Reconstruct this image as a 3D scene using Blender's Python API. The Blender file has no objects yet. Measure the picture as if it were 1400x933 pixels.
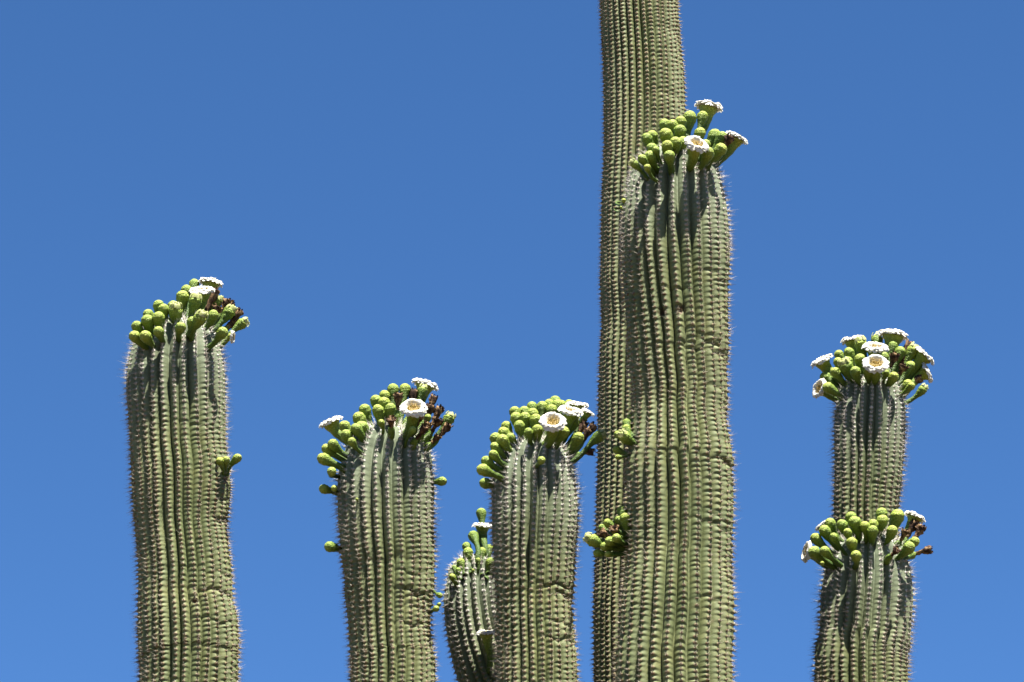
import bpy, math, random
import numpy as np
from mathutils import Vector, Matrix
from mathutils.bvhtree import BVHTree

random.seed(7)
rng = np.random.default_rng(11)
scn = bpy.context.scene
col = scn.collection

# ------------------------------------------------------------------ camera
PITCH = math.radians(25.0)
CAM = Vector((0.0, -10.5, 1.6))
FPX = 370 * 10.5 / math.cos(PITCH)            # focal length in photograph pixels (1400 wide)
cam_d = bpy.data.cameras.new('camera')
cam_d.sensor_width = 36.0
cam_d.lens = FPX / 1400 * 36.0
cam_d.clip_start = 0.1
cam_d.clip_end = 20000
cam = bpy.data.objects.new('camera', cam_d)
cam.location = CAM
cam.rotation_euler = (math.pi / 2 + PITCH, 0, 0)
col.objects.link(cam)
scn.camera = cam

# ------------------------------------------------------------------ sky and sun
SUN_EL = math.radians(70.5)
SUN_AZ = math.radians(22)                     # to the right of the viewer's back
sun_dir = Vector((math.sin(SUN_AZ) * math.cos(SUN_EL), -math.cos(SUN_AZ) * math.cos(SUN_EL), math.sin(SUN_EL)))
w = bpy.data.worlds.new('World'); scn.world = w; w.use_nodes = True
nt = w.node_tree
bg = nt.nodes['Background']
sky = nt.nodes.new('ShaderNodeTexSky'); sky.sky_type = 'NISHITA'
sky.sun_disc = False
sky.sun_elevation = SUN_EL
sky.sun_rotation = math.atan2(sun_dir.x, sun_dir.y)
sky.altitude = 800
sky.air_density = 0.58
sky.dust_density = 0.0
sky.ozone_density = 5.0
hsv = nt.nodes.new('ShaderNodeHueSaturation')
hsv.inputs['Saturation'].default_value = 1.15
nt.links.new(sky.outputs[0], hsv.inputs['Color'])
nt.links.new(hsv.outputs[0], bg.inputs['Color'])
bg.inputs['Strength'].default_value = 0.05
sl = bpy.data.lights.new('sun', 'SUN'); sl.energy = 5.0; sl.angle = math.radians(0.53); sl.color = (1, 0.955, 0.88)
so = bpy.data.objects.new('sun', sl); so.rotation_euler = sun_dir.to_track_quat('Z', 'Y').to_euler(); so.location = (4, -4, 20)
col.objects.link(so)
scn.view_settings.view_transform = 'Standard'
scn.view_settings.look = 'None'
scn.view_settings.exposure = 2.2
scn.view_settings.gamma = 1.0
scn.view_settings.use_curve_mapping = False

# ------------------------------------------------------------------ helpers
FWD = Vector((0, math.cos(PITCH), math.sin(PITCH)))
UP = Vector((0, -math.sin(PITCH), math.cos(PITCH)))
RT = Vector((1, 0, 0))

def ray(px, py):
    return FWD + RT * ((px - 700) / FPX) - UP * ((py - 466.5) / FPX)

def at_depth(px, py, Y):                       # photo pixel -> point on the upright plane y = Y
    d = ray(px, py)
    return CAM + d * ((Y - CAM.y) / d.y)

def metres(px_len, p):                         # pixel length -> metres at point p
    return px_len / FPX * (p - CAM).dot(FWD)

def smooth(a, b, x):
    t = np.clip((x - a) / (b - a), 0, 1)
    return t * t * (3 - 2 * t)

class Wave:                                    # smooth 1-D noise
    def __init__(s, freqs, amp=1.0):
        s.k = [(f, rng.uniform(0, 6.28), amp / (i + 1) ** 0.7) for i, f in enumerate(freqs)]
    def __call__(s, x):
        return sum(a * np.sin(f * x + p) for f, p, a in s.k)

def mesh_np(name, V, F, smooth_shade=True, attrs=None):
    """V (n,3) array, F (m,k) array with constant k"""
    me = bpy.data.meshes.new(name)
    V = np.ascontiguousarray(V, dtype=np.float32); F = np.ascontiguousarray(F, dtype=np.int32)
    m, k = F.shape
    me.vertices.add(len(V)); me.vertices.foreach_set('co', V.ravel())
    me.loops.add(m * k); me.loops.foreach_set('vertex_index', F.ravel())
    me.polygons.add(m); me.polygons.foreach_set('loop_start', np.arange(0, m * k, k, dtype=np.int32))
    me.polygons.foreach_set('use_smooth', np.full(m, smooth_shade))
    for an, av in (attrs or {}).items():
        a = me.attributes.new(an, 'FLOAT', 'POINT'); a.data.foreach_set('value', np.ascontiguousarray(av, dtype=np.float32))
    me.update(calc_edges=True)
    return me

def add(name, me, mats, parent=None):
    o = bpy.data.objects.new(name, me)
    for m in (mats if isinstance(mats, (list, tuple)) else [mats]):
        if m.name not in [x.name for x in me.materials if x]:
            me.materials.append(m)
    col.objects.link(o)
    if parent is not None:
        o.parent = parent
    return o

def tag(o, label=None, cat=None, kind=None, group=None):
    if label: o['label'] = label
    if cat: o['category'] = cat
    if kind: o['kind'] = kind
    if group: o['group'] = group
    return o

# ------------------------------------------------------------------ materials
class Mat:
    def __init__(s, name, rough=0.6, spec=0.35):
        s.m = bpy.data.materials.new(name); s.m.use_nodes = True
        s.t = s.m.node_tree; s.b = s.t.nodes['Principled BSDF']
        s.b.inputs['Roughness'].default_value = rough
        s.b.inputs['Specular IOR Level'].default_value = spec
    def n(s, kind, **kw):
        nd = s.t.nodes.new(kind)
        for k, v in kw.items():
            if k in nd.inputs.keys(): nd.inputs[k].default_value = v
            else: setattr(nd, k, v)
        return nd
    def l(s, a, b): s.t.links.new(a, b)
    def attr(s, name): return s.n('ShaderNodeAttribute', attribute_name=name).outputs['Fac']
    def noise(s, scale, detail=3, vec=None, out='Fac', rough=0.55):
        nd = s.n('ShaderNodeTexNoise', Scale=scale, Detail=detail, Roughness=rough)
        s.l(vec if vec is not None else s.coord(), nd.inputs['Vector'])
        return nd.outputs[out]
    def coord(s):
        if not hasattr(s, '_c'): s._c = s.n('ShaderNodeTexCoord').outputs['Object']
        return s._c
    def scaled(s, v):
        mp = s.n('ShaderNodeMapping'); mp.inputs['Scale'].default_value = v
        s.l(s.coord(), mp.inputs['Vector']); return mp.outputs[0]
    def ramp(s, fac, stops):
        r = s.n('ShaderNodeValToRGB'); e = r.color_ramp.elements
        while len(e) < len(stops): e.new(0.5)
        for i, (p, c) in enumerate(stops):
            e[i].position = p; e[i].color = (*c, 1) if len(c) == 3 else c
        s.l(fac, r.inputs['Fac']); return r.outputs['Color']
    def mix(s, fac, a, b, mode='MIX'):
        m = s.n('ShaderNodeMix', data_type='RGBA', blend_type=mode)
        for sock, v in ((m.inputs[0], fac), (m.inputs[6], a), (m.inputs[7], b)):
            if hasattr(v, 'links'): s.l(v, sock)
            else: sock.default_value = v if not isinstance(v, tuple) or len(v) == 4 else (*v, 1)
        return m.outputs[2]
    def base(s, c):
        if hasattr(c, 'links'): s.l(c, s.b.inputs['Base Color'])
        else: s.b.inputs['Base Color'].default_value = (*c, 1)
    def bump(s, h, strength=0.3, dist=0.002):
        b = s.n('ShaderNodeBump', Strength=strength, Distance=dist); s.l(h, b.inputs['Height'])
        s.l(b.outputs[0], s.b.inputs['Normal'])

def skin_material():
    m = Mat('cactus_skin', 0.68, 0.25)
    big = m.noise(4.0, 4)
    old = m.ramp(big, [(0.3, (0.078, 0.096, 0.035)), (0.5, (0.102, 0.119, 0.047)), (0.72, (0.134, 0.146, 0.063))])
    young = m.ramp(big, [(0.3, (0.088, 0.110, 0.065)), (0.7, (0.122, 0.144, 0.091))])
    yel = m.ramp(m.noise(9, 5, m.scaled((1, 1, 1.6)), rough=0.65), [(0.48, (0, 0, 0)), (0.68, (1, 1, 1))])
    ym = m.n('ShaderNodeMath', operation='MULTIPLY'); m.l(yel, ym.inputs[0]); ym.inputs[1].default_value = 0.42
    old = m.mix(ym.outputs[0], old, (0.170, 0.165, 0.060))
    c = m.mix(m.attr('age'), young, old)
    fine = m.noise(70, 4, m.scaled((1, 1, 2.2)))
    c = m.mix(0.55, c, m.ramp(fine, [(0.25, (0.62, 0.62, 0.55)), (0.55, (1, 1, 1)), (0.8, (1.25, 1.22, 1.15))]), 'MULTIPLY')
    # corky tan flecks
    fl = m.ramp(m.noise(26, 6, rough=0.75), [(0.60, (0, 0, 0)), (0.72, (1, 1, 1))])
    fm = m.n('ShaderNodeMath', operation='MULTIPLY'); m.l(fl, fm.inputs[0]); m.l(m.attr('age'), fm.inputs[1])
    fm2 = m.n('ShaderNodeMath', operation='MULTIPLY'); m.l(fm.outputs[0], fm2.inputs[0]); fm2.inputs[1].default_value = 0.6
    c = m.mix(fm2.outputs[0], c, (0.174, 0.139, 0.075))
    c = m.mix(m.attr('scar'), c, (0.085, 0.050, 0.030))
    m.base(c)
    m.bump(m.noise(160, 3, m.scaled((1, 1, 2))), 0.35, 0.0015)
    return m.m

def areole_material():
    m = Mat('areole_felt', 0.95, 0.1)
    dark = m.mix(m.attr('age'), (0.19, 0.165, 0.135), (0.070, 0.042, 0.022))
    pale = m.mix(m.attr('age'), (0.48, 0.46, 0.41), (0.235, 0.190, 0.115))
    m.base(m.mix(m.attr('tint'), dark, pale)); return m.m

def spine_material():
    m = Mat('spine_horn', 0.5, 0.3)
    old = m.ramp(m.attr('tint'), [(0.0, (0.060, 0.038, 0.022)), (0.4, (0.200, 0.160, 0.105)), (1.0, (0.42, 0.37, 0.275))])
    new = m.ramp(m.attr('tint'), [(0.0, (0.12, 0.09, 0.06)), (0.4, (0.30, 0.27, 0.22)), (1.0, (0.52, 0.50, 0.45))])
    m.base(m.mix(m.attr('age'), new, old)); return m.m

def bud_material():
    m = Mat('bud_green', 0.62, 0.22)
    vo = m.n('ShaderNodeTexVoronoi', feature='DISTANCE_TO_EDGE', Scale=135.0)
    m.l(m.coord(), vo.inputs['Vector'])
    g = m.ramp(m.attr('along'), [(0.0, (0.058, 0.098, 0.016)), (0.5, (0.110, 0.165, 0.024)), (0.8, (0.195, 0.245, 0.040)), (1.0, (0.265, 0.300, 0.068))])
    hue = m.n('ShaderNodeObjectInfo').outputs['Random']
    g = m.mix(0.7, g, m.ramp(hue, [(0, (0.72, 0.82, 0.72)), (0.5, (1, 1, 1)), (1, (1.18, 1.08, 0.9))]), 'MULTIPLY')
    g = m.mix(0.6, g, m.ramp(m.noise(130, 4), [(0.3, (0.55, 0.68, 0.45)), (0.7, (1.25, 1.2, 1.15))]), 'MULTIPLY')
    e = m.ramp(vo.outputs['Distance'], [(0.0, (0.50, 0.55, 0.35)), (0.16, (1.05, 1.05, 1.05))])
    m.base(m.mix(0.8, g, e, 'MULTIPLY'))
    m.bump(vo.outputs['Distance'], 0.9, 0.004)
    m.b.inputs['Subsurface Weight'].default_value = 0.0
    return m.m

def plain(name, stops, scale, rough=0.7, spec=0.2, bump=0.0, transl=0.0):
    m = Mat(name, rough, spec)
    m.base(m.ramp(m.noise(scale, 4), stops))
    if bump: m.bump(m.noise(scale * 2, 3), bump, 0.002)
    if transl:
        tr = m.n('ShaderNodeBsdfTranslucent'); tr.inputs['Color'].default_value = (*stops[-1][1], 1)
        mx = m.n('ShaderNodeMixShader'); mx.inputs[0].default_value = transl
        out = m.t.nodes['Material Output']
        m.l(m.b.outputs[0], mx.inputs[1]); m.l(tr.outputs[0], mx.inputs[2]); m.l(mx.outputs[0], out.inputs['Surface'])
    return m.m

SKIN, AREOLE, SPINE, BUD = skin_material(), areole_material(), spine_material(), bud_material()
PETAL = plain('petal_white', [(0.3, (0.560, 0.545, 0.460)), (0.7, (0.620, 0.605, 0.540))], 60, 0.6, 0.2, 0.2, 0.25)
SEPAL = plain('opening_petal', [(0.3, (0.209, 0.246, 0.056)), (0.7, (0.381, 0.381, 0.184))], 90, 0.6, 0.2, 0.3, 0.15)
STAMEN = plain('stamen_yellow', [(0.35, (0.381, 0.246, 0.061)), (0.6, (0.492, 0.406, 0.184))], 200, 0.7, 0.2)
DRY = plain('dried_petal', [(0.32, (0.016, 0.010, 0.008)), (0.48, (0.050, 0.028, 0.017)), (0.66, (0.24, 0.155, 0.075))], 55, 0.85, 0.1, 0.6)

# ------------------------------------------------------------------ ground (below the frame)
def ground():
    rad = np.concatenate([[0.0], np.geomspace(0.6, 6000, 60)])
    na = 72
    ang = np.linspace(0, 2 * math.pi, na, endpoint=False)
    R_, A_ = np.meshgrid(rad, ang, indexing='ij')
    X, Y = R_ * np.cos(A_), R_ * np.sin(A_)
    Z = (0.05 * np.sin(X * 0.9 + 1) * np.cos(Y * 0.7) + 0.12 * np.sin(X * 0.13) * np.cos(Y * 0.11 + 2)) * smooth(0.8, 6, R_)
    V = np.stack([X, Y, Z], -1).reshape(-1, 3)
    i, j = np.meshgrid(np.arange(len(rad) - 1), np.arange(na), indexing='ij')
    jn = (j + 1) % na
    F = np.stack([i * na + j, (i + 1) * na + j, (i + 1) * na + jn, i * na + jn], -1).reshape(-1, 4)
    m = Mat('desert_soil', 0.95, 0.1)
    c = m.ramp(m.noise(0.6, 6), [(0.3, (0.056, 0.043, 0.026)), (0.55, (0.087, 0.064, 0.041)), (0.75, (0.117, 0.087, 0.056))])
    c = m.mix(0.6, c, m.ramp(m.noise(25, 5), [(0.3, (0.6, 0.58, 0.55)), (0.7, (1.2, 1.2, 1.2))]), 'MULTIPLY')
    m.base(c); m.bump(m.noise(18, 6), 0.6, 0.05)
    return tag(add('ground', mesh_np('ground', V, F), m.m), kind='structure')
ground()

# ------------------------------------------------------------------ the saguaro: trunk and arms
root = bpy.data.objects.new('saguaro_cactus', None)
col.objects.link(root)
tag(root, 'giant green ribbed saguaro with tall trunk and seven upright arms crowned with white flowers', 'cactus')
TRUNK_X = at_depth(872, 933, 0.0).x
root.location = (TRUNK_X, 0, 0)

def profile(Y, rows):
    """rows: (py, left, right) in photo pixels -> list of (centre, radius), bottom first"""
    out = []
    for py, l, r in sorted(rows, key=lambda q: -q[0]):
        c = at_depth((l + r) / 2, py, Y)
        out.append((c, metres((r - l) / 2, c)))
    return out

def catmull(P, n=24):
    P = np.asarray(P, float)
    P = np.vstack([2 * P[0] - P[1], P, 2 * P[-1] - P[-2]])
    out = []
    for i in range(1, len(P) - 2):
        p0, p1, p2, p3 = P[i - 1:i + 3]
        for t in np.linspace(0, 1, n, endpoint=False):
            out.append(0.5 * (2 * p1 + (p2 - p0) * t + (2 * p0 - 5 * p1 + 4 * p2 - p3) * t * t + (3 * p1 - p0 - 3 * p2 + p3) * t ** 3))
    out.append(P[-2])
    return np.array(out)

STEMS = {}
Z_LOW = at_depth(700, 933, -0.9).z - 0.45      # a little below what the photograph shows
def stem(key, name, label, Y, rows, apex, nribs, join_z=None, low=None, groove=0.66, spacing=0.0192,
         creases=(), scars=(), wander=0.10, dome=0.8, lump=0.012, spine=1.15, ns=15):
    pr = profile(Y, rows)
    pts = [(*c, r) for c, r in pr]
    top_c, top_r = pr[-1]
    bot_c, bot_r = pr[0]
    if join_z is not None:                     # an arm: bend down and in to the trunk
        tx, ty = TRUNK_X, 0.0
        dx, dy = bot_c.x - tx, bot_c.y - ty
        ez = join_z + 0.12
        ext = [(tx + dx * 0.05, ty + dy * 0.05, ez - 0.02, bot_r * 0.70),
               (tx + dx * 0.35, ty + dy * 0.35, ez - 0.06, bot_r * 0.74),
               (tx + dx * 0.70, ty + dy * 0.70, ez + 0.05, bot_r * 0.86),
               (tx + dx * 0.93, ty + dy * 0.93, ez + 0.42, bot_r * 0.95)]
        z0, z1 = ez + 0.42, bot_c.z
        if z1 - z0 > 0.5:
            ext.append((bot_c.x - dx * 0.01, bot_c.y, (z0 + z1) / 2 + 0.05, bot_r * 0.99))
    else:
        ext = [(bot_c.x, Y, -0.08, bot_r * 0.86), (bot_c.x, Y, 0.5, bot_r * 0.90), (bot_c.x, Y, 2.6, bot_r * 1.0)]
    pts = ext + pts
    # the dome
    if low is None:
        ac = at_depth(apex[0], apex[1], Y)
    else:
        ac = low
    dense = catmull(pts, 30)
    seg = np.linalg.norm(np.diff(dense[:, :3], axis=0), axis=1)
    S = np.concatenate([[0], np.cumsum(seg)])
    L = S[-1]
    # sample rings
    vis0 = S[np.argmax(dense[:, 2] > Z_LOW)] if join_z is not None or True else 0
    coarse = np.arange(0, vis0, spacing * 1.5)
    fine = np.arange(vis0, L, spacing / 6.0)
    s = np.concatenate([coarse, fine])
    C = np.stack([np.interp(s, S, dense[:, k]) for k in range(3)], -1)
    R = np.interp(s, S, dense[:, 3])
    # light smoothing of centre and radius
    dome_h = (ac - Vector(C[-1])).length
    nd = max(14, int(dome_h * 1.4 / (spacing / 5)))
    a = np.linspace(0, math.pi / 2, nd + 1)[1:]
    Cd = C[-1] + np.outer(np.sin(a), np.array(ac) - C[-1])
    Rd = R[-1] * np.maximum(np.cos(a), 0.0) ** dome
    Rd[-1] = 0.0005
    ds = np.concatenate([[0], np.cumsum(np.sqrt(np.diff(np.concatenate([[0], np.sin(a) * dome_h])) ** 2 + np.diff(np.concatenate([[R[-1]], Rd])) ** 2))])[1:]
    s = np.concatenate([s, s[-1] + ds]); C = np.vstack([C, Cd]); R = np.concatenate([R, Rd])
    nr = len(s); Ltot = s[-1]
    # frames by parallel transport, from the top downwards
    T = np.gradient(C, axis=0); T /= np.linalg.norm(T, axis=1)[:, None]
    kern = np.ones(41) / 41
    Tp = np.vstack([np.repeat(T[:1], 20, 0), T, np.repeat(T[-1:], 20, 0)])
    T = np.stack([np.convolve(Tp[:, k], kern, 'valid') for k in range(3)], -1); T /= np.linalg.norm(T, axis=1)[:, None]
    E1 = np.zeros_like(T); e = np.array([0, -1.0, 0])
    for i in range(nr - 1, -1, -1):
        e = e - T[i] * e.dot(T[i]); e = e / np.linalg.norm(e); E1[i] = e
    E2 = np.cross(E1, T) * -1.0
    E2 = np.where((E2[:, :1] * 0 + 1) > 0, np.cross(T, E1), E2)
    # E1 faces the camera, E2 to the right
    # columns
    f1 = np.array([-0.5, -0.43, -0.32, -0.19, -0.07, 0.07, 0.19, 0.32, 0.43])
    ncol = len(f1)
    rib = np.repeat(np.arange(nribs), ncol); f = np.tile(f1, nribs)
    nv = nribs * ncol
    tw = Wave([0.9, 1.9, 3.7], wander)
    ribw = rng.normal(0, 1, (nribs, 3)); 
    def rib_off(si):                            # (nr, nribs) angular wander of each rib
        o = 0
        for k, fr in enumerate((2.2, 4.7, 9.0)):
            o = o + ribw[:, k][None, :] * 0.10 / (k + 1) * np.sin(fr * si[:, None] + np.linspace(0, 9, nribs)[None, :] * (1 + k))
        return o * 2 * math.pi / nribs
    ro = rib_off(s)
    # crest and groove angles: groove vertices take the mean of neighbouring ribs
    nxt = np.roll(ro, -1, 1); prv = np.roll(ro, 1, 1)
    off = np.empty((nr, nv))
    for c_, ff in enumerate(f1):
        blend = abs(ff)
        off[:, c_::ncol] = ro * (1 - blend) + (prv if ff < 0 else nxt) * blend
    off[:, 0::ncol] = 0.5 * (ro + prv)
    ang = ((rib + f) * 2 * math.pi / nribs)[None, :] + tw(s)[:, None] * 0.6 + off
    # profile of the ribs
    wrib = 2 * math.pi * np.maximum(R, 0.02) / nribs
    fromtop = Ltot - s
    young = 1 - smooth(0.20, 0.60, fromtop) 
    g_old = 0.95 * np.abs(2 * f) ** 2.1
    g_old = np.where(np.abs(f) > 0.49, 1.30, g_old)
    g_yng = np.abs(2 * f) ** 1.15
    gv = np.random.default_rng(3).normal(0, 0.1, (1, nribs))
    depth = wrib * groove
    dvar = 1 + 0.16 * np.sin(s[:, None] * 5.0 + np.arange(nribs)[None, :] * 1.7) + gv
    dvar = np.repeat(dvar, ncol, 1)
    G = (1 - young)[:, None] * g_old[None, :] + young[:, None] * (g_yng * 0.95)[None, :]
    # tubercles along the crests
    u0 = s / spacing
    warp = Wave([2.0, 5.3, 11.0], 0.7)
    ph = rng.uniform(0, 1, nribs) * 0.25 + (np.arange(nribs) % 2) * 0.5
    U = (u0 + warp(s))[:, None] + ph[None, :] + 0.35 * np.sin(1.3 * s[:, None] + np.arange(nribs)[None, :]) + 0.12 * np.sin(23 * s[:, None] + np.arange(nribs)[None, :] * 2.4) + 0.10 * np.sin(61 * s[:, None] + np.arange(nribs)[None, :] * 4.1)
    Uc = np.repeat(U, ncol, 1)
    # faces sag to lower phase towards the groove
    up = (Uc + np.abs(f)[None, :] * 0.30 + 0.25) % 1.0           # 0.25 = the areole; a notch below it, a long slope above
    tub = np.where(up < 0.25, 0.5 - 0.5 * np.cos(math.pi * up / 0.25), (0.5 + 0.5 * np.cos(math.pi * (up - 0.25) / 0.75)))
    lowamp = (0.0008 + 0.0025 * (1 - young))[:, None] * (np.abs(np.cos(math.pi * f)) ** 1.0)[None, :]
    idx = np.floor(Uc + np.abs(f)[None, :] * 0.30 + 0.25).astype(int)
    hsh = np.modf(np.abs(np.sin(idx * 12.9898 + rib[None, :] * 78.233) * 43758.5453))[0]
    lowamp = lowamp * (0.45 + 1.1 * hsh)
    tv = Wave([6.0, 17.0, 31.0], 0.25)
    lowamp = lowamp * np.clip(1 + tv(s[:, None] + 0.13 * rib[None, :]), 0.3, 1.7)
    rr = R[:, None] - depth[:, None] * G * dvar * np.minimum(1, (R / R.max() * 1.3) ** 1.0)[:, None] + lowamp * (tub - 1) * smooth(0.01, 0.05, R)[:, None]
    # lumps
    w1, w2 = Wave([3.1, 7.7, 15.0], 1.0), Wave([2.2, 6.1, 13.0], 1.0)
    lumps = (w1(s)[:, None] * np.cos(ang - 0.8) + w2(s)[:, None] * np.sin(ang * 2 + 0.6)) * 0.5
    rr = rr * (1 + lump * lumps)
    # pinch creases: (py, angle from the camera side, half width, depth m, half height m)
    zc = C[:, 2]
    for (py, th0, tw_, dp, hh) in creases:
        zz = at_depth(apex[0], py, Y).z
        wob = 0.006 * np.sin(ang * 5 + py) + 0.006 * np.sin(ang * 11 + py * 2)
        dth = np.abs((ang - th0 + math.pi) % (2 * math.pi) - math.pi)
        rr = rr - dp * np.exp(-((zc[:, None] - zz - wob) / hh) ** 2) * np.exp(-(dth / tw_) ** 2)
    for k in range(9):                          # shallow random ones
        zz = rng.uniform(Z_LOW, zc.max()); th0 = rng.uniform(-math.pi, math.pi); 
        wob = 0.008 * np.sin(ang * 4 + k) + 0.006 * np.sin(ang * 9 + k * 2)
        dth = np.abs((ang - th0 + math.pi) % (2 * math.pi) - math.pi)
        rr = rr - 0.0035 * np.exp(-((zc[:, None] - zz - wob) / 0.008) ** 2) * np.exp(-(dth / 0.7) ** 2)
    rr = np.maximum(rr, 0.0003)
    ca, sa = np.cos(ang), np.sin(ang)
    P = C[:, None, :] + rr[:, :, None] * (ca[:, :, None] * E1[:, None, :] + sa[:, :, None] * E2[:, None, :])
    scar = np.zeros((nr, nv))
    for (px, py, rp) in scars:
        d = np.array(ray(px, py)); d = d / np.linalg.norm(d)
        rel = P - np.array(CAM)
        tt = rel @ d
        dist = np.linalg.norm(rel - tt[:, :, None] * d, axis=2)
        front = (ca * E1[:, 1][:, None] + sa * E2[:, 1][:, None]) < 0.2
        rad = metres(rp, Vector(C[nr // 2]))
        jag = rad * (1 + 0.4 * np.sin(ang * 90 + s[:, None] * 300))
        m = np.exp(-(dist / jag) ** 4) * front
        scar = np.maximum(scar, m)
        P = P - (ca[:, :, None] * E1[:, None, :] + sa[:, :, None] * E2[:, None, :]) * (m * 0.012)[:, :, None]
    age = np.repeat(smooth(0.12, 0.70, fromtop)[:, None], nv, 1)
    V = P.reshape(-1, 3) - np.array(root.location)
    i, j = np.meshgrid(np.arange(nr - 1), np.arange(nv), indexing='ij'); jn = (j + 1) % nv
    F = np.stack([i * nv + j, i * nv + jn, (i + 1) * nv + jn, (i + 1) * nv + j], -1).reshape(-1, 4)
    me = mesh_np(name, V, F, True, {'age': age.ravel(), 'scar': scar.ravel()})
    o = add(name, me, SKIN, root)
    if label: o['label'] = label

    # ---------------- areoles and spines
    ap, an, at_, asd, aage, aps = [], [], [], [], [], []
    crest = slice(4, None, ncol)
    for r_ in range(nribs):
        Ur = U[:, r_]
        ks = np.arange(math.ceil(Ur[0]), math.floor(Ur[-1]))
        sk = np.interp(ks, np.maximum.accumulate(Ur), s)
        keep = (np.interp(sk, s, zc) > Z_LOW) & (sk < Ltot - 0.02)
        sk = sk[keep]
        c0, c1 = r_ * ncol + 4, r_ * ncol + 5
        pos = np.stack([np.interp(sk, s, 0.5 * (P[:, c0, k] + P[:, c1, k])) for k in range(3)], -1)
        aa = np.interp(sk, s, 0.5 * (ang[:, c0] + ang[:, c1]))
        e1 = np.stack([np.interp(sk, s, E1[:, k]) for k in range(3)], -1)
        e2 = np.stack([np.interp(sk, s, E2[:, k]) for k in range(3)], -1)
        t = np.stack([np.interp(sk, s, T[:, k]) for k in range(3)], -1)
        rad_dir = np.cos(aa)[:, None] * e1 + np.sin(aa)[:, None] * e2
        # tilt the normal up on the dome
        slope = -np.interp(sk, s, np.gradient(R, s))
        n_ = rad_dir + t * np.clip(slope, -0.3, 3)[:, None]; n_ /= np.linalg.norm(n_, axis=1)[:, None]
        ap.append(pos); an.append(n_); at_.append(t - n_ * np.sum(t * n_, 1)[:, None]); aage.append(np.interp(sk, s, age[:, 0]))
    ap, an, at_, aage = map(np.concatenate, (ap, an, at_, aage))
    at_ /= np.linalg.norm(at_, axis=1)[:, None]
    asd = np.cross(at_, an)
    N = len(ap)
    # felt pads: low oval domes
    k = 6
    th = np.arange(k) * 2 * math.pi / k
    sz = rng.uniform(0.0044, 0.0064, N)
    ringv = ap[:, None, :] - an[:, None, :] * 0.001 + (np.cos(th)[None, :, None] * asd[:, None, :] * 1.3 + np.sin(th)[None, :, None] * at_[:, None, :] * 0.9) * sz[:, None, None]
    topv = (ap + an * (sz * 0.6)[:, None] + at_ * (sz * 0.3)[:, None])[:, None, :]
    AV = np.concatenate([ringv, topv], 1).reshape(-1, 3) - np.array(root.location)
    b = (np.arange(N) * (k + 1))[:, None, None]
    tri = np.stack([np.arange(k), (np.arange(k) + 1) % k, np.full(k, k)], -1)[None]
    AF = (b + tri).reshape(-1, 3)
    tint = np.clip(rng.normal(0.6, 0.28, N), 0, 1)
    ao = add('areoles', mesh_np('areoles', AV, AF, True, {'age': np.repeat(aage, k + 1), 'tint': np.repeat(tint, k + 1)}), AREOLE, o)
    tag(ao, kind='stuff')
    # spines
    be = rng.uniform(0, 2 * math.pi, (N, ns)) 
    al = rng.uniform(0.30, 1.20, (N, ns)); al[:, :5] = rng.uniform(0.05, 0.55, (N, 5))
    ln = rng.uniform(0.007, 0.016, (N, ns)); ln[:, :4] = rng.uniform(0.014, 0.036, (N, 4))
    ln *= spine * (1 - 0.25 * aage)[:, None] * rng.uniform(0.55, 1.25, N)[:, None]
    d = an[:, None, :] * np.cos(al)[:, :, None] + (np.cos(be)[:, :, None] * at_[:, None, :] * 0.9 + np.sin(be)[:, :, None] * asd[:, None, :]) * np.sin(al)[:, :, None]
    d[:, :3, :] -= at_[:, None, :] * rng.uniform(-0.1, 0.45, (N, 3))[:, :, None]
    d /= np.linalg.norm(d, axis=2)[:, :, None]
    base = ap[:, None, :] + an[:, None, :] * 0.001 + d * 0.001
    base = base.reshape(-1, 3); d = d.reshape(-1, 3); ln = ln.ravel()
    hlp = np.cross(d, np.array([0.31, 0.52, 0.79])); hlp /= np.linalg.norm(hlp, axis=1)[:, None]
    h2 = np.cross(d, hlp)
    M = len(base)
    r0 = rng.uniform(0.00035, 0.00068, M)[:, None]
    tri_v = [base + (hlp * math.cos(q) + h2 * math.sin(q)) * r0 for q in (0, 2.094, 4.189)]
    SV = np.stack(tri_v + [base + d * ln[:, None]], 1).reshape(-1, 3) - np.array(root.location)
    b = (np.arange(M) * 4)[:, None, None]
    SF = (b + np.array([[0, 1, 3], [1, 2, 3], [2, 0, 3]])[None]).reshape(-1, 3)
    st = np.clip(rng.normal(0.55, 0.25, (N, ns)) , 0, 1).ravel()
    sp = add('spines', mesh_np('spines', SV, SF, True, {'tint': np.repeat(st, 4), 'age': np.repeat(np.repeat(aage, ns), 4)}), SPINE, o)
    tag(sp, kind='stuff')

    bv = BVHTree.FromPolygons([tuple(v) for v in P[::2, ::3].reshape(-1, 3).tolist()], grid_faces(len(P[::2]), P[:, ::3].shape[1]))
    STEMS[key] = dict(Y=Y, R=float(R.max()), apex=ac, top=Vector(C[-nd - 1]), bvh=bv, C=C, Rr=R, obj=o)
    return o

def grid_faces(nr, nv):
    i, j = np.meshgrid(np.arange(nr - 1), np.arange(nv), indexing='ij'); jn = (j + 1) % nv
    return np.stack([i * nv + j, i * nv + jn, (i + 1) * nv + jn, (i + 1) * nv + j], -1).reshape(-1, 4).tolist()

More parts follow.
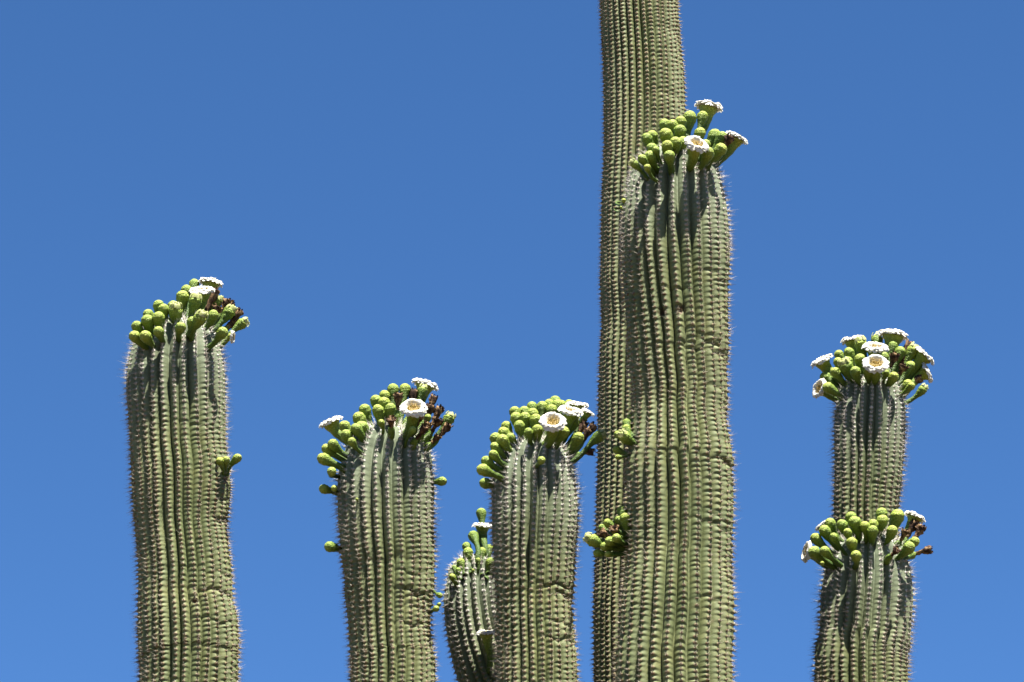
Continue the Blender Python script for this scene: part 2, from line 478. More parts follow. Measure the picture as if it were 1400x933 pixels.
RIGHT, MID = 0.75, 0.2
stem('E', 'trunk', 'tallest column, without flowers, rising past all the arms', 0.0,
     [(-560, 830, 930), (-380, 822, 930), (-200, 818, 930), (-90, 817, 928), (0, 820, 928), (43, 822, 930), (86, 824, 934), (128, 825, 937), (193, 825, 939), (274, 822, 936), (359, 821, 934), (391, 820, 934),
      (443, 822, 936), (494, 819, 934), (579, 817, 932), (658, 816, 932), (788, 812, 930), (933, 811, 932)],
     (880, -640), 34, spine=0.65, ns=9, spacing=0.0185, groove=0.78, wander=0.05, creases=[(60, 1.0, 0.7, 0.004, 0.02), (150, 0.9, 0.7, 0.004, 0.02)])
stem('A', 'arm', 'arm with three small buds on a spur below its crown', -0.25,
     [(478, 180, 303), (500, 174, 307), (530, 172, 309), (582, 176, 309), (624, 178, 310), (654, 180, 315), (679, 181, 315), (725, 185, 311), (750, 187, 313), (793, 189, 318),
      (826, 188, 319), (856, 188, 325), (898, 189, 327), (933, 190, 325)], (243, 446), 28, join_z=2.5,
     creases=[(826, 0.9, 0.7, 0.010, 0.008), (800, 1.1, 0.4, 0.006, 0.007), (868, 0.8, 0.5, 0.006, 0.006), (722, 1.2, 0.4, 0.010, 0.015), (690, 1.2, 0.3, 0.007, 0.008)],
     scars=[(267, 821, 4), (312, 655, 5)])
stem('B', 'arm', 'arm with most withered brown flowers in its crown', -0.5,
     [(634, 467, 592), (650, 462, 594), (665, 460, 595), (689, 460, 595), (719, 462, 594), (762, 466, 595), (782, 470, 595), (812, 471, 594), (835, 474, 591),
      (875, 477, 591), (900, 478, 594), (933, 479, 596)], (540, 590), 26, join_z=2.9,
     creases=[(785, -0.3, 0.9, 0.005, 0.010), (824, 0.8, 0.5, 0.011, 0.007), (833, 1.0, 0.5, 0.008, 0.006), (846, 0.9, 0.6, 0.005, 0.006), (869, 0.8, 0.5, 0.009, 0.006), (800, 0.7, 0.5, 0.005, 0.006)])
stem('C', 'arm', 'short arm tucked behind its neighbour, buds along its inner side', -0.18,
     [(792, 611, 690), (812, 606, 694), (829, 606, 696), (856, 609, 700), (883, 614, 706), (910, 621, 714), (933, 628, 722), (980, 642, 738)], (646, 762), 23, join_z=3.2, spine=0.85, ns=11, groove=0.6)
stem('D', 'arm', 'arm with a thick dome of green buds and two wide flowers', -0.62,
     [(644, 675, 785), (660, 671, 788), (685, 671, 791), (720, 671, 791), (739, 672, 789), (761, 674, 787), (810, 676, 785), (826, 677, 783), (856, 677, 785), (883, 678, 787), (933, 678, 790)],
     (735, 606), 27, join_z=3.0,
     creases=[(814, 0.7, 0.6, 0.011, 0.007), (826, 1.1, 0.5, 0.010, 0.008), (866, 0.8, 0.6, 0.006, 0.006), (888, 0.8, 0.6, 0.009, 0.006)])
stem('F', 'arm', 'thickest arm, standing before the trunk with bud clusters on its side', -0.85,
     [(248, 860, 986), (262, 856, 990), (300, 850, 996), (359, 849, 998), (417, 854, 996), (484, 859, 997), (500, 860, 994), (546, 864, 996), (575, 862, 994),
      (630, 856, 1003), (644, 854, 1001), (681, 856, 1003), (759, 855, 1002), (777, 853, 1001), (834, 847, 1005), (880, 844, 1003), (933, 840, 1002)], (925, 212), 26, join_z=3.1,
     creases=[(489, 0.9, 0.6, 0.011, 0.010), (500, 0.8, 0.7, 0.005, 0.006), (545, 0.9, 0.5, 0.005, 0.006), (643, 1.0, 0.4, 0.008, 0.008), (735, 0.8, 0.6, 0.007, 0.008), (722, 0.9, 0.5, 0.005, 0.006), (840, 0.6, 0.4, 0.005, 0.006), (395, 1.0, 0.5, 0.005, 0.008), (424, -0.05, 0.3, 0.007, 0.006)],
     scars=[(905, 427, 5), (930, 423, 6), (993, 632, 3)])
stem('G', 'arm', 'narrow upper arm behind a lower one, ringed with many open flowers', 0.38,
     [(546, 1145, 1236), (560, 1142, 1239), (595, 1140, 1238), (649, 1140, 1234), (703, 1139, 1228), (760, 1140, 1230), (840, 1140, 1232), (933, 1138, 1232)], (1190, 517), 24, join_z=2.7)
stem('H', 'arm', 'lower arm standing before a taller one, ringed mostly with closed buds', -0.12,
     [(768, 1132, 1241), (781, 1127, 1246), (816, 1121, 1249), (853, 1119, 1246), (875, 1118, 1245), (933, 1113, 1242)], (1184, 736), 27, join_z=2.6)

# ------------------------------------------------------------------ flowers and buds
def bezier(p0, p1, p2, p3, n):
    t = np.linspace(0, 1, n)[:, None]
    p0, p1, p2, p3 = map(np.array, (p0, p1, p2, p3))
    return (1 - t) ** 3 * p0 + 3 * (1 - t) ** 2 * t * p1 + 3 * (1 - t) * t * t * p2 + t ** 3 * p3

def lathe(path, rad, seg, along, mod=None):
    """a tube with given radii round a path -> V, F, along"""
    T = np.gradient(path, axis=0); T /= np.maximum(np.linalg.norm(T, axis=1), 1e-9)[:, None]
    ref = np.array([0.3, 0.9, 0.15]);
    if abs(T[0] @ ref) > 0.9: ref = np.array([1.0, 0, 0])
    E1 = np.zeros_like(T); e = ref
    for i in range(len(T)):
        e = e - T[i] * (e @ T[i]); e = e / np.linalg.norm(e); E1[i] = e
    E2 = np.cross(T, E1)
    th = np.arange(seg) * 2 * math.pi / seg
    r = rad[:, None] * (np.ones((1, seg)) if mod is None else mod(np.linspace(0, 1, len(path))[:, None], th[None, :]))
    V = path[:, None, :] + r[:, :, None] * (np.cos(th)[None, :, None] * E1[:, None, :] + np.sin(th)[None, :, None] * E2[:, None, :])
    i, j = np.meshgrid(np.arange(len(path) - 1), np.arange(seg), indexing='ij'); jn = (j + 1) % seg
    F = np.stack([i * seg + j, i * seg + jn, (i + 1) * seg + jn, (i + 1) * seg + j], -1).reshape(-1, 4)
    return V.reshape(-1, 3), F, np.repeat(along, seg), T[-1], E1[-1], E2[-1]

def place(name, V, F, attrs, mats, origin, parent, smooth_shade=True):
    me = mesh_np(name, V - np.array(origin), F, smooth_shade, attrs)
    o = add(name, me, mats, parent)
    o.location = Vector(origin) - root.location if parent is root else Vector((0, 0, 0))
    return o

def resample(path, x):
    S = np.concatenate([[0], np.cumsum(np.linalg.norm(np.diff(path, axis=0), axis=1))])
    return np.stack([np.interp(x * S[-1], S, path[:, k]) for k in range(3)], -1), S[-1]

def stalk_path(base, nrm, end, facing):
    L = (end - base).length
    p1 = base + (nrm * 0.5 + (end - base).normalized() * 0.5).normalized() * L * 0.35
    p2 = end - facing * L * 0.35
    return bezier(base - nrm * 0.006, p1, p2, end, 40)

def scales(nk, a):
    p = random.uniform(0, 6)
    return lambda t, th: 1 + a * np.cos(3 * th + nk * t + p) * np.cos(5 * th - nk * 1.3 * t + p)

def make_bud(base, nrm, head, facing, rh, opening=False):
    end = head + facing * rh * 0.9
    path0 = stalk_path(base, nrm, end, facing)
    _, L = resample(path0, np.array([0, 1]))
    n = 30
    x = L - L * (1 - (1 - np.linspace(0, 1, n)) ** 1.7)      # distance from the tip, dense near the tip
    x[-1] = 0
    path, _ = resample(path0, 1 - x / L)
    sw = random.uniform(0.40, 0.54); cap = random.uniform(0.95, 1.25)
    def rad(x):
        q = x / rh
        hd = np.sqrt(np.clip(1 - (1 - np.clip(q / cap, 0, 1)) ** 2, 0, 1))
        ta = 1 - (1 - sw) * smooth(0.8, 3.5, q)
        ov = 1 + 0.10 * np.exp(-((L - x) / rh - 1.1) ** 2)
        r = hd * ta * ov
        if opening: r = r * (1 - 0.18 * smooth(0.9, 0.1, q)) 
        return rh * r
    r = rad(x); r[-1] = 0.0002
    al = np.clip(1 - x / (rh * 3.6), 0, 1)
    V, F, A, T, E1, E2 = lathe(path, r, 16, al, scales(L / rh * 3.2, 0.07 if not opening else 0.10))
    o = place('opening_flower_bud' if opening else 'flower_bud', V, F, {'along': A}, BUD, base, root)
    if opening:                                              # crinkled petal tips closing over the top
        VV, FF = [], []
        m = random.randint(9, 12)
        for k in range(m):
            a0 = k * 2 * math.pi / m + random.uniform(-.15, .15)
            inner = k % 2
            r_in = rh * (0.28 if inner else 0.62); r_out = rh * (0.78 if inner else 0.98)
            up = rh * random.uniform(0.16, 0.42)
            b = len(VV)
            wv = rh * random.uniform(0.24, 0.34)
            for iu, u in enumerate((0, 0.4, 0.75, 1.0)):
                rr_ = r_out + (r_in - r_out) * u ** 1.3
                zz = -rh * 0.55 + (up + rh * 0.45) * math.sin(u * 2.0) + random.uniform(-.05, .05) * rh
                for v in (-1, -0.3, 0.3, 1):
                    ww = wv * (1 - 0.6 * u * u) * v
                    ca_, sa_ = math.cos(a0), math.sin(a0)
                    X = rr_ * ca_ - ww * sa_; Y_ = rr_ * sa_ + ww * ca_
                    VV.append(np.array(end) + E1 * X + E2 * Y_ + T * (zz + (rh * 0.12 * (1 - v * v)) - rh * 0.02))
            for iu in range(3):
                for iv in range(3):
                    q = b + iu * 4 + iv
                    FF.append((q, q + 1, q + 5, q + 4))
        place('petal_tips', np.array(VV), np.array(FF), None, SEPAL, base, o)
    return o

def make_flower(base, nrm, disc, facing, rf):
    fz = facing
    end = disc - fz * rf * 0.12
    path0 = stalk_path(base, nrm, end, fz)
    n = 26
    t = np.linspace(0, 1, n)
    path, L = resample(path0, t)
    x = (1 - t) * L / rf
    stalk = random.uniform(0.27, 0.33)
    r = rf * (stalk + (0.46 - stalk) * (1 - smooth(0.10, 2.6, x)) ** 1.2 + 0.20 * (1 - smooth(0.0, 0.55, x)))
    # fold over the lip and down into a bowl
    T = (path[-1] - path[-2]); T /= np.linalg.norm(T)
    inner = [(0.60, 0.03), (0.50, -0.03), (0.38, -0.16), (0.24, -0.26), (0.10, -0.30), (0.004, -0.31)]
    path = np.vstack([path] + [path[-1] + T * z * rf for _, z in inner])
    r = np.concatenate([r, [q * rf for q, _ in inner]])
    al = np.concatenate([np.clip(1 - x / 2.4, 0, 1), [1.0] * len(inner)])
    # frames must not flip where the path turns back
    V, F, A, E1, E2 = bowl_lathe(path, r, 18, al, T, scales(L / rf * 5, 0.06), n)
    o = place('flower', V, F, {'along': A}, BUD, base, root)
    c = np.array(end)
    VV, FF = [], []
    def petal(a0, r0, r1, wmax, rise, droop, cup):
        b = len(VV); nu, nvv = 7, 5
        ruf = random.uniform(0, 6)
        for iu in range(nu):
            u = iu / (nu - 1)
            wu = wmax * (0.62 + 0.38 * math.sin(min(1, u * 1.25) * math.pi / 2)) * math.sqrt(max(0.0, 1 - max(0, (u - 0.62) / 0.40) ** 2))
            for iv in range(nvv):
                v = -1 + 2 * iv / (nvv - 1)
                rho = r0 + (r1 - r0) * (u - 0.06 * v * v * u)
                z = rise * math.sin(min(u * 1.5, 1) * math.pi / 2) - droop * max(0, u - 0.45) ** 2 * 3.2 + cup * v * v * u + 0.025 * rf * math.sin(ruf + 5 * v + 4 * u)
                ww = wu * v
                X = rho * math.cos(a0) - ww * math.sin(a0); Y_ = rho * math.sin(a0) + ww * math.cos(a0)
                VV.append(c + E1 * X + E2 * Y_ + T * z)
        for iu in range(nu - 1):
            for iv in range(nvv - 1):
                q = b + iu * nvv + iv
                FF.append((q, q + 1, q + nvv + 1, q + nvv))
    np_ = 15
    for lay, (r1, rise, droop) in enumerate(((1.0, 0.16, 0.20), (1.0, 0.24, 0.15), (0.88, 0.30, 0.08))):
        for k in range(np_):
            a0 = (k + lay * 0.37) * 2 * math.pi / np_ + random.uniform(-0.08, 0.08)
            petal(a0, 0.44 * rf, rf * r1 * random.uniform(0.94, 1.04), rf * 0.26, rf * rise * random.uniform(0.8, 1.2), rf * droop * random.uniform(0.7, 1.3), rf * random.uniform(-0.08, 0.05))
    p = place('petals', np.array(VV), np.array(FF), None, PETAL, base, o)
    # stamens: short filaments with anthers, all round the bowl, and the style
    SV, SF = [], []
    def rod(p0, p1, r0, r1):
        d = p1 - p0; d = d / np.linalg.norm(d)
        h = np.cross(d, [0.2, 0.5, 0.8]); h /= np.linalg.norm(h); g = np.cross(d, h)
        b = len(SV)
        for pp, rr_ in ((p0, r0), (p1, r1)):
            for q in range(4): SV.append(pp + (h * math.cos(q * 1.571) + g * math.sin(q * 1.571)) * rr_)
        for q in range(4): SF.append((b + q, b + (q + 1) % 4, b + 4 + (q + 1) % 4, b + 4 + q))
        SF.append((b + 4, b + 5, b + 6, b + 7))
    for k in range(110):
        a0 = random.uniform(0, 2 * math.pi); q = math.sqrt(random.uniform(0.03, 1))
        zb = -0.30 + 0.24 * q * q
        p0 = c + (E1 * math.cos(a0) + E2 * math.sin(a0)) * rf * 0.40 * q + T * rf * zb
        p1 = c + (E1 * math.cos(a0) + E2 * math.sin(a0)) * rf * (0.42 * q + random.uniform(-.05, .08)) + T * rf * (zb + 0.10 + random.uniform(0.05, 0.22) * (0.5 + q))
        rod(p0, p1, rf * 0.012, rf * 0.015)
        dd = (p1 - p0) / np.linalg.norm(p1 - p0)
        rod(p1, p1 + dd * rf * 0.05, rf * 0.032, rf * 0.026)
    rod(c - T * rf * 0.3, c + T * rf * 0.22, rf * 0.05, rf * 0.05)
    for k in range(7):
        a0 = k * 0.9
        rod(c + T * rf * 0.2, c + T * rf * 0.30 + (E1 * math.cos(a0) + E2 * math.sin(a0)) * rf * 0.10, rf * 0.022, rf * 0.016)
    place('stamens', np.array(SV), np.array(SF), None, STAMEN, base, o, False)
    return o

def bowl_lathe(path, r, seg, al, T_end, mod, n):
    T = np.gradient(path[:n], axis=0); T /= np.linalg.norm(T, axis=1)[:, None]
    T = np.vstack([T, np.repeat(T_end[None], len(path) - n, 0)])
    ref = np.array([0.3, 0.9, 0.15])
    E1 = np.zeros_like(T); e = ref
    for i in range(len(T)):
        e = e - T[i] * (e @ T[i]); e = e / np.linalg.norm(e); E1[i] = e
    E2 = np.cross(T, E1)
    th = np.arange(seg) * 2 * math.pi / seg
    tt = np.linspace(0, 1, len(path))[:, None]
    rr = r[:, None] * mod(tt, th[None, :])
    V = path[:, None, :] + rr[:, :, None] * (np.cos(th)[None, :, None] * E1[:, None, :] + np.sin(th)[None, :, None] * E2[:, None, :])
    i, j = np.meshgrid(np.arange(len(path) - 1), np.arange(seg), indexing='ij'); jn = (j + 1) % seg
    F = np.stack([i * seg + j, i * seg + jn, (i + 1) * seg + jn, (i + 1) * seg + j], -1).reshape(-1, 4)
    return V.reshape(-1, 3), F, np.repeat(al, seg), E1[-1], E2[-1]

def make_withered(base, nrm, head, facing, rh):
    end = head + facing * rh * 0.5
    path0 = stalk_path(base, nrm, end, facing)
    k0 = random.uniform(0.42, 0.66); slim = random.uniform(0.26, 0.44); mouth = random.uniform(0.35, 0.66)
    t1 = np.linspace(0, k0, 16)
    path, L = resample(path0, t1)
    r = rh * (0.62 + 0.12 * np.sin(t1 / k0 * math.pi) - 0.22 * smooth(k0 - 0.15, k0, t1))
    V, F, A, *_ = lathe(path, r, 12, 0.25 + 0.35 * t1, scales(L / rh * 3, 0.08))
    o = place('withered_flower', V, F, {'along': A}, BUD, base, root)
    # the dried perianth: a crumpled club with ragged lobes at its mouth
    t2 = np.linspace(k0 - 0.04, 1.0, 14)
    path, _ = resample(path0, t2)
    q = (t2 - t2[0]) / (1 - t2[0])
    r = rh * (slim + mouth * smooth(0.3, 0.9, q)); 
    path = np.vstack([path, path[-1:] - (path[-1] - path[-2]) * 1.2, path[-1:] - (path[-1] - path[-2]) * 2.5])
    r = np.concatenate([r, [rh * 0.5, rh * 0.02]])
    ph = [random.uniform(0, 6.28) for _ in range(4)]
    sg = 18
    mod = lambda t, th: 1 + 0.16 * np.sin(5 * th + 9 * t + ph[0]) + 0.14 * np.sin(8 * th - 14 * t + ph[1]) + 0.10 * np.sin(3 * th + 21 * t + ph[2])
    Tt = (path[13] - path[12]) / np.linalg.norm(path[13] - path[12])
    V, F, A, e1, e2 = bowl_lathe(path, r, sg, np.zeros(len(path)), Tt, mod, 14)
    V = V + np.random.default_rng(random.randint(0, 9999)).normal(0, rh * 0.05, V.shape)
    VV, FF = list(V), [tuple(x) for x in F.tolist()]
    c = path[13]
    for k in range(11):
        a0 = random.uniform(0, 6.28); b = len(VV)
        dirv = e1 * math.cos(a0) + e2 * math.sin(a0); sd = np.cross(Tt, dirv)
        ln = rh * random.uniform(0.25, 0.6); wd = rh * random.uniform(0.15, 0.3); out = random.uniform(0.1, 0.9)
        for u in (0, 0.5, 1.0):
            for v in (-1, 0, 1):
                VV.append(c + dirv * (rh * random.uniform(0.5, 0.85) + ln * out * u) + Tt * (ln * u * (1.1 - out) + rh * random.uniform(-.08, .08)) + sd * wd * v * (1 - 0.5 * u))
        for iu in range(2):
            for iv in range(2):
                g = b + iu * 3 + iv; FF.append((g, g + 1, g + 4, g + 3))
    place('dried_petals', np.array(VV), np.array(FF), None, DRY, base, o)
    return o

# Where each bud and flower stands, read off the photograph. A crown: zoom origin and scale, then
# (kind, zx, zy, options): b bud, s small bud, o opening bud, f flower, w withered.
# options: d depth from the stem axis in radii (minus = towards the viewer), r size, n facing, p foot pixel
def grow(key, ox, oy, sc, items, h0=0.85, foc=0.9):
    S = STEMS[key]; Y, R, apex = S['Y'], S['R'], S['apex']
    acx = S['top']
    base_r = {'b': 8.0, 's': 5.0, 'o': 8.6, 'f': 16.5, 'w': 6.6}
    L = []
    for it in items:
        kind, zx, zy = it[:3]; opt = it[3] if len(it) > 3 else {}
        px, py = ox + zx / sc, oy + zy / sc
        P0 = at_depth(px, py, Y)
        u = (P0.x - apex.x) / R; h = (P0.z - apex.z) / R
        if 'd' in opt: d = opt['d']
        else:
            q = 1.75 * (1 - min(1, (h + 0.15) / (h0 + 0.15))) - u * u
            d = -math.sqrt(max(0.0, q))
        rad = opt['r'] / sc * (1.06 if kind == 'f' else 0.98) if 'r' in opt else base_r[kind] * random.uniform(0.93, 1.07)
        L.append(dict(kind=kind, px=px, py=py, d=d * R, r=metres(rad, P0), opt=opt))
    # lower heads stand in front of the ones they hide
    order = sorted(L, key=lambda q: -q['py'])
    mpp = metres(1.0, apex)
    for i, a in enumerate(order):
        ra = a['r'] * (0.55 if a['kind'] == 'f' else 0.95)
        for _ in range(3):
            for b in order[:i]:
                rb = b['r'] * (0.55 if b['kind'] == 'f' else 0.95)
                dd = math.hypot(a['px'] - b['px'], a['py'] - b['py']) * mpp
                need = ra + rb
                if dd < need:
                    gap = math.sqrt(need * need - dd * dd)
                    if abs(a['d'] - b['d']) < gap and 'd' not in a['opt']: a['d'] = b['d'] + gap
    for q in order:
        tip = at_depth(q['px'], q['py'], Y + max(-1.6 * R, min(1.3 * R, q['d'])))
        opt = q['opt']; r = q['r']; k = q['kind']
        if 'p' in opt:
            bx, by = ox + opt['p'][0] / sc, oy + opt['p'][1] / sc
            hit, nrm, _, _ = S['bvh'].ray_cast(CAM, ray(bx, by).normalized())
            if hit is None:
                hit, nrm, _, _ = S['bvh'].find_nearest(at_depth(bx, by, Y))
        else:
            fz = apex.z - foc * R - 0.3 * R * abs(tip.x - apex.x) / R
            focus = Vector((acx.x + (apex.x - acx.x) * 0.5, Y, fz))
            hit, nrm, _, _ = S['bvh'].ray_cast(tip, (focus - tip).normalized())
            if hit is None or (hit - tip).length > 0.26:
                hit, nrm, _, _ = S['bvh'].find_nearest(tip)
        if nrm.dot(tip - hit) < 0: nrm = -nrm
        nrm = nrm.normalized()
        line = (tip - hit).normalized()
        if 'n' in opt:
            face = Vector(opt['n'])
            if k == 'f': face.y = face.y - 0.36 if face.y > -0.45 else face.y * 1.35
            face.normalize()
        else: face = (line + Vector((0, 0, 0.35)) + Vector((random.uniform(-.1, .1), random.uniform(-.1, .1), 0))).normalized()
        if k in 'bs': make_bud(hit, nrm, tip, face, r)
        elif k == 'o': make_bud(hit, nrm, tip, face, r, True)
        elif k == 'f': make_flower(hit, nrm, tip, face, r)
        else: make_withered(hit, nrm, tip, face, r)

grow('A', 150, 360, 4.665, [
    ('b', 155, 465), ('b', 172, 400), ('b', 225, 465), ('b', 240, 365, dict(r=42)), ('b', 245, 325), ('b', 313, 345, dict(r=41)), ('b', 312, 268), ('b', 345, 292),
    ('b', 310, 435), ('b', 405, 272), ('o', 420, 300, dict(r=44)), ('b', 455, 408), ('b', 465, 212, dict(r=43)), ('b', 490, 170), ('o', 548, 240, dict(r=43)),
    ('o', 580, 350, dict(r=44, d=-1.25, n=(.45, -.5, .75))), ('b', 525, 372), ('b', 540, 130, dict(d=0.5)), ('b', 660, 330), ('o', 765, 312, dict(r=42, n=(.5, -.3, .8))), ('o', 848, 382, dict(r=36, n=(.85, -.1, .4))),
    ('f', 785, 472, dict(r=42, d=-0.1, n=(.85, .25, -.15))), ('f', 588, 172, dict(r=80, d=-0.35, n=(-.1, -.35, .93))), ('f', 645, 122, dict(r=78, d=0.45, n=(.15, .1, .97))),
    ('o', 682, 245, dict(r=40, n=(.3, -.2, .9))), ('w', 745, 250), ('w', 825, 312), ('w', 685, 290), ('w', 672, 185), ('w', 800, 365), ('w', 770, 268, dict(d=.5)), ('b', 720, 440, dict(n=(.6, -.4, .5)))])
grow('A', 150, 540, 2.374, [('s', 357, 215, dict(r=14, d=-.62, p=(368, 262))), ('s', 378, 211, dict(r=13, d=-.6, p=(372, 260))), ('s', 416, 205, dict(r=15, d=-.45, p=(376, 262)))])

grow('B', 410, 500, 4.24, [
    ('b', 130, 540), ('s', 185, 615, dict(r=28, p=(232, 645))), ('b', 190, 455), ('b', 152, 482), ('b', 268, 402, dict(r=36)), ('b', 255, 350), ('b', 340, 302, dict(r=38)), ('b', 355, 355, dict(r=38)), ('b', 322, 365),
    ('b', 375, 255), ('b', 440, 202), ('b', 450, 257, dict(r=36)), ('b', 490, 172), ('b', 527, 247), ('b', 487, 215), ('b', 540, 135), ('b', 610, 135),
    ('f', 178, 325, dict(r=72, n=(-.42, -.05, .9))), ('f', 658, 242, dict(r=77, d=-1.15, n=(.02, -.80, .6))), ('f', 728, 108, dict(r=78, n=(.3, .12, .95))),
    ('w', 570, 180), ('w', 660, 155), ('o', 712, 142, dict(r=30)), ('w', 775, 190), ('w', 755, 247), ('w', 808, 257), ('w', 800, 320), ('w', 740, 345), ('w', 530, 322, dict(d=-1.2, r=30)),
    ('w', 855, 355), ('w', 795, 417, dict(d=-.5)), ('o', 865, 308), ('s', 655, 372), ('s', 742, 300), ('w', 690, 300), ('w', 720, 365), ('b', 300, 440, dict(r=26)), ('s', 470, 330),
    ('s', 135, 715, dict(r=29, d=-.3, p=(215, 740), n=(-.9, 0, .35))), ('s', 200, 712, dict(r=20, d=-.5, p=(225, 735))), ('s', 828, 672, dict(r=28, d=-.45, p=(762, 678), n=(.9, -.1, .3))), ('s', 330, 775, dict(r=9, d=-.9, p=(335, 785)))])
grow('B', 410, 700, 4.0, [('s', 160, 190, dict(r=31, d=-.2, p=(226, 206), n=(-1, 0, .1))), ('s', 765, 458, dict(r=16, d=-.35, p=(734, 430), n=(.8, -.2, -.3))), ('s', 747, 530, dict(r=18, d=-.5, p=(726, 545))), ('s', 763, 506, dict(r=12, d=-.35, p=(728, 540)))])

grow('D', 640, 520, 4.24, [
    ('b', 80, 520, dict(r=37)), ('b', 92, 597, dict(r=32, d=-.2)), ('b', 103, 468), ('b', 145, 430, dict(r=29)), ('b', 152, 385, dict(r=29)), ('b', 158, 335), ('b', 200, 345, dict(r=37)), ('b', 203, 302), ('b', 220, 266),
    ('b', 270, 182), ('b', 277, 217, dict(r=37)), ('b', 298, 262, dict(r=34)), ('b', 325, 182), ('b', 370, 152), ('b', 375, 192), ('b', 393, 227, dict(r=37)), ('b', 402, 287), ('b', 430, 152), ('b', 485, 170), ('b', 470, 138),
    ('b', 505, 122), ('b', 520, 142), ('f', 492, 239, dict(r=75, d=-1.2, n=(0, -.84, .54))), ('f', 594, 178, dict(r=74, d=-.35, n=(.18, -.5, .85))), ('f', 632, 142, dict(r=66, d=.3, n=(.1, 0, 1))), ('f', 692, 183, dict(r=45, d=.2, n=(.5, 0, .85))),
    ('o', 610, 243, dict(r=40)), ('b', 640, 332, dict(r=36)), ('o', 760, 322, dict(r=36, d=-.3, n=(.9, -.1, .35))), ('w', 672, 258), ('w', 722, 272), ('w', 690, 300), ('w', 716, 418, dict(d=-.2, n=(1, 0, -.05), p=(600, 445), r=24)),
    ('s', 425, 465, dict(r=24, p=(395, 500))), ('b', 585, 142, dict(d=.6)), ('b', 555, 300), ('b', 350, 300, dict(r=28)), ('b', 245, 330, dict(r=28)), ('b', 540, 145, dict(d=.6)), ('b', 330, 215)])

grow('C', 590, 680, 3.686, [
    ('b', 250, 78, dict(r=27, d=.2, p=(300, 140))), ('f', 257, 142, dict(r=52, d=-.2, n=(.05, -.05, 1), p=(278, 300))), ('b', 210, 195, dict(r=29, d=-.3, p=(228, 330))), ('b', 175, 247, dict(r=24, d=-.3, p=(205, 370))), ('b', 185, 277, dict(r=28, d=-.6, p=(198, 390))),
    ('b', 255, 272, dict(r=23, d=-.5, p=(255, 400))), ('b', 292, 258, dict(r=23, d=-.2, p=(285, 390))), ('s', 245, 217, dict(r=16, d=0, p=(252, 330))), ('s', 235, 316, dict(r=13, d=-.8, p=(232, 380))), ('b', 298, 328, dict(r=28, d=-.7, p=(275, 420))),
    ('b', 146, 327, dict(r=24, d=-.6, p=(172, 400))), ('s', 115, 356, dict(r=14, d=-.6, p=(138, 410))), ('s', 103, 401, dict(r=18, d=-.8, p=(128, 450))), ('s', 135, 366, dict(r=15, d=-.7, p=(150, 420))), ('s', 208, 368, dict(r=9, d=-.9, p=(212, 390))),
    ('f', 276, 682, dict(r=50, d=-1.35, n=(0, -.1, 1), p=(285, 890)))])

grow('F', 800, 120, 3.887, [
    ('o', 260, 405, dict(r=24, n=(-.7, -.1, .6))), ('b', 326, 268, dict(r=31)), ('b', 356, 255), ('b', 352, 322), ('b', 345, 365, dict(r=34)), ('b', 300, 378, dict(r=26)), ('b', 422, 195, dict(r=34)), ('b', 425, 248, dict(r=37)), ('b', 438, 308, dict(r=32)),
    ('b', 447, 362, dict(r=31, d=-1.3, p=(460, 455))), ('b', 465, 197), ('b', 508, 178), ('b', 505, 228, dict(r=35)), ('b', 557, 155, dict(r=38)), ('b', 625, 152), ('b', 613, 240), ('b', 520, 288), ('b', 690, 252, dict(r=38)),
    ('b', 722, 327, dict(r=35, n=(.7, -.3, .6))), ('b', 652, 345, dict(r=35, n=(.6, -.4, .6))), ('b', 728, 262), ('f', 594, 298, dict(r=66, d=-1.3, n=(.42, -.68, .6))), ('f', 656, 100, dict(r=73, d=.2, n=(.2, .12, .97))),
    ('f', 802, 265, dict(r=66, d=-.2, n=(.42, .05, .9))), ('w', 766, 272, dict(d=-.5)), ('s', 205, 600, dict(r=13, p=(215, 612))), ('s', 190, 636, dict(r=8, p=(200, 645))), ('b', 570, 330, dict(r=30)), ('b', 640, 300, dict(r=28)), ('s', 375, 330), ('b', 480, 290), ('s', 330, 425, dict(r=20))])
grow('F', 780, 540, 4.24, [
    ('b', 345, 130, dict(r=22, d=-.05, p=(365, 230))), ('b', 326, 162, dict(r=27, d=-.15, p=(365, 250))), ('b', 322, 197, dict(r=28, d=-.3, p=(365, 265))), ('b', 272, 230, dict(r=24, d=-.2, p=(360, 275))), ('o', 308, 242, dict(r=35, d=-.5, p=(365, 285), n=(-.5, -.6, .6))),
    ('s', 265, 318, dict(r=25, d=-.1, p=(345, 345), n=(-.9, .1, .5))), ('s', 272, 363, dict(r=16, d=-.2, p=(340, 360))), ('s', 345, 165, dict(r=22, d=.1, p=(370, 250)))])
grow('F', 780, 540, 4.24, [
    ('b', 300, 672, dict(r=33, d=-.05, p=(335, 780))), ('b', 316, 712, dict(r=31, d=-.3, p=(340, 800))), ('b', 270, 722, dict(r=25, d=-.1, p=(335, 800))), ('b', 214, 742, dict(r=27, d=-.1, p=(330, 830))), ('b', 250, 752, dict(r=24, d=.1, p=(335, 820))),
    ('w', 256, 780, dict(r=28, d=-.3, p=(330, 845))), ('w', 185, 802, dict(r=27, d=-.2, p=(325, 860))), ('o', 122, 842, dict(r=40, d=-.2, p=(322, 895), n=(-.85, -.1, .45))), ('s', 152, 918, dict(r=24, d=-.1, p=(325, 920))), ('s', 180, 768, dict(r=20, d=.1, p=(325, 840))),
    ('b', 225, 850, dict(r=30, d=-.35, p=(325, 880))), ('b', 195, 880, dict(r=28, d=-.2, p=(325, 905))), ('s', 215, 925, dict(r=20, d=-.2, p=(325, 925))), ('b', 265, 830, dict(r=27, d=-.5, p=(330, 880)))])

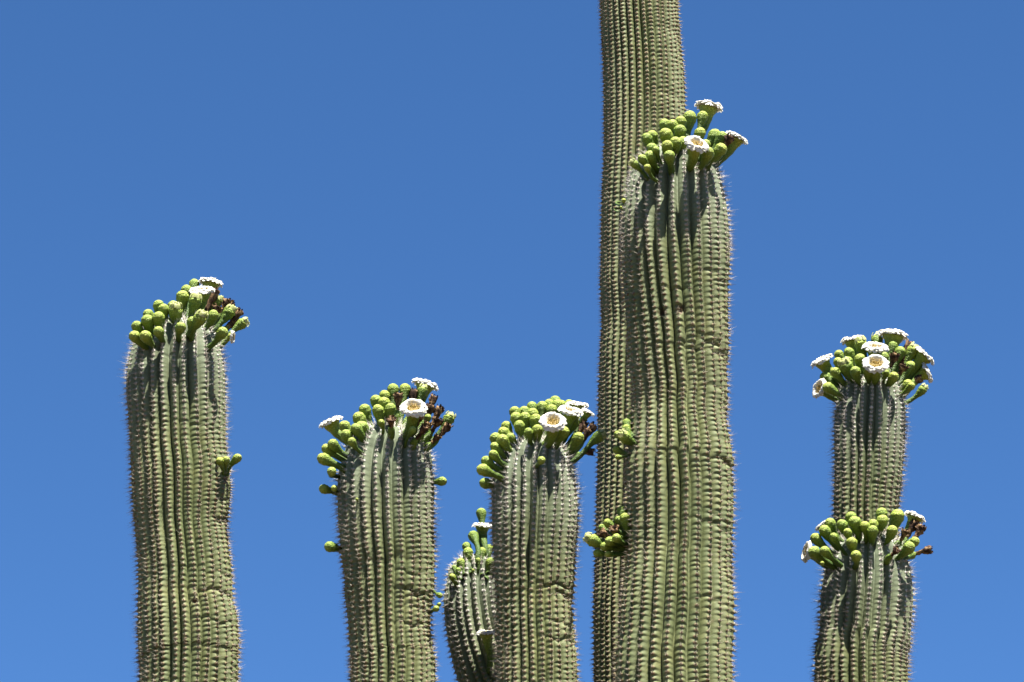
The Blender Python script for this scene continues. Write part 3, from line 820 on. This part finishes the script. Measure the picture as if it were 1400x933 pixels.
grow('G', 1080, 430, 4.24, [
    ('f', 183, 265, dict(r=70, n=(-.5, -.08, .85))), ('f', 168, 428, dict(r=60, d=-.2, n=(-.85, -.25, .15))), ('f', 366, 148, dict(r=72, d=.2, n=(-.1, .05, 1))), ('f', 495, 190, dict(r=76, d=-.6, n=(.02, -.42, .9))),
    ('f', 497, 284, dict(r=74, d=-1.35, n=(0, -.82, .56))), ('f', 600, 118, dict(r=86, d=.35, n=(.18, .15, .97))), ('f', 782, 238, dict(r=72, d=0, n=(.72, .05, .66))), ('f', 797, 338, dict(r=64, d=.1, n=(.93, .1, .3))),
    ('b', 283, 232, dict(r=29)), ('b', 278, 275, dict(r=29)), ('b', 340, 220), ('b', 335, 270, dict(r=29)), ('o', 322, 300, dict(r=40)), ('o', 412, 172, dict(r=38)), ('b', 407, 258), ('o', 505, 148, dict(d=.7)), ('b', 597, 182, dict(r=32)), ('o', 712, 208, dict(r=36)),
    ('b', 205, 365, dict(r=37)), ('b', 217, 425, dict(r=34)), ('b', 258, 335, dict(r=30)), ('b', 545, 245), ('b', 602, 360, dict(r=30)), ('b', 685, 405, dict(r=32)), ('b', 700, 300), ('w', 605, 245), ('w', 690, 178), ('w', 676, 282), ('w', 748, 375, dict(r=26, n=(.95, -.1, .2))),
    ('o', 772, 435, dict(r=28, d=-.1, p=(675, 520), n=(.6, 0, .8))), ('s', 705, 415, dict(r=24)), ('w', 655, 310), ('b', 455, 330, dict(r=28)), ('b', 380, 330), ('s', 560, 340), ('b', 640, 215)], h0=1.2)

grow('H', 1080, 640, 3.186, [
    ('b', 175, 240), ('b', 150, 272), ('b', 110, 307, dict(r=26)), ('b', 105, 367, dict(r=28)), ('b', 150, 362, dict(r=23)), ('b', 225, 247, dict(r=26)), ('b', 265, 213), ('b', 280, 236, dict(r=29)), ('b', 325, 253, dict(r=23)), ('b', 361, 272, dict(r=25)), ('b', 362, 245),
    ('b', 270, 325, dict(r=26, d=-1.25)), ('b', 287, 382, dict(r=25, d=-1.35, p=(282, 435))), ('b', 405, 228, dict(r=27)), ('b', 400, 197), ('b', 446, 272, dict(r=25)), ('b', 470, 208, dict(r=33)), ('s', 530, 378, dict(r=20, n=(.9, -.1, .2), d=-.3, p=(495, 400))),
    ('w', 606, 357, dict(r=18, d=-.2, p=(525, 385), n=(1, 0, .1))), ('f', 72, 365, dict(r=48, d=-.2, n=(-.95, .1, .12))), ('f', 140, 250, dict(r=36, d=.6, n=(-.5, .3, .8))), ('f', 545, 212, dict(r=48, d=.2, n=(.42, .15, .88))),
    ('w', 500, 280), ('w', 540, 247), ('w', 570, 265), ('w', 462, 362, dict(r=20)), ('b', 520, 345, dict(n=(.6, -.3, .4))), ('b', 545, 320, dict(r=22)), ('b', 190, 300, dict(r=20)), ('b', 250, 280, dict(r=20)), ('s', 140, 415, dict(r=10, p=(145, 420)))], h0=1.0)
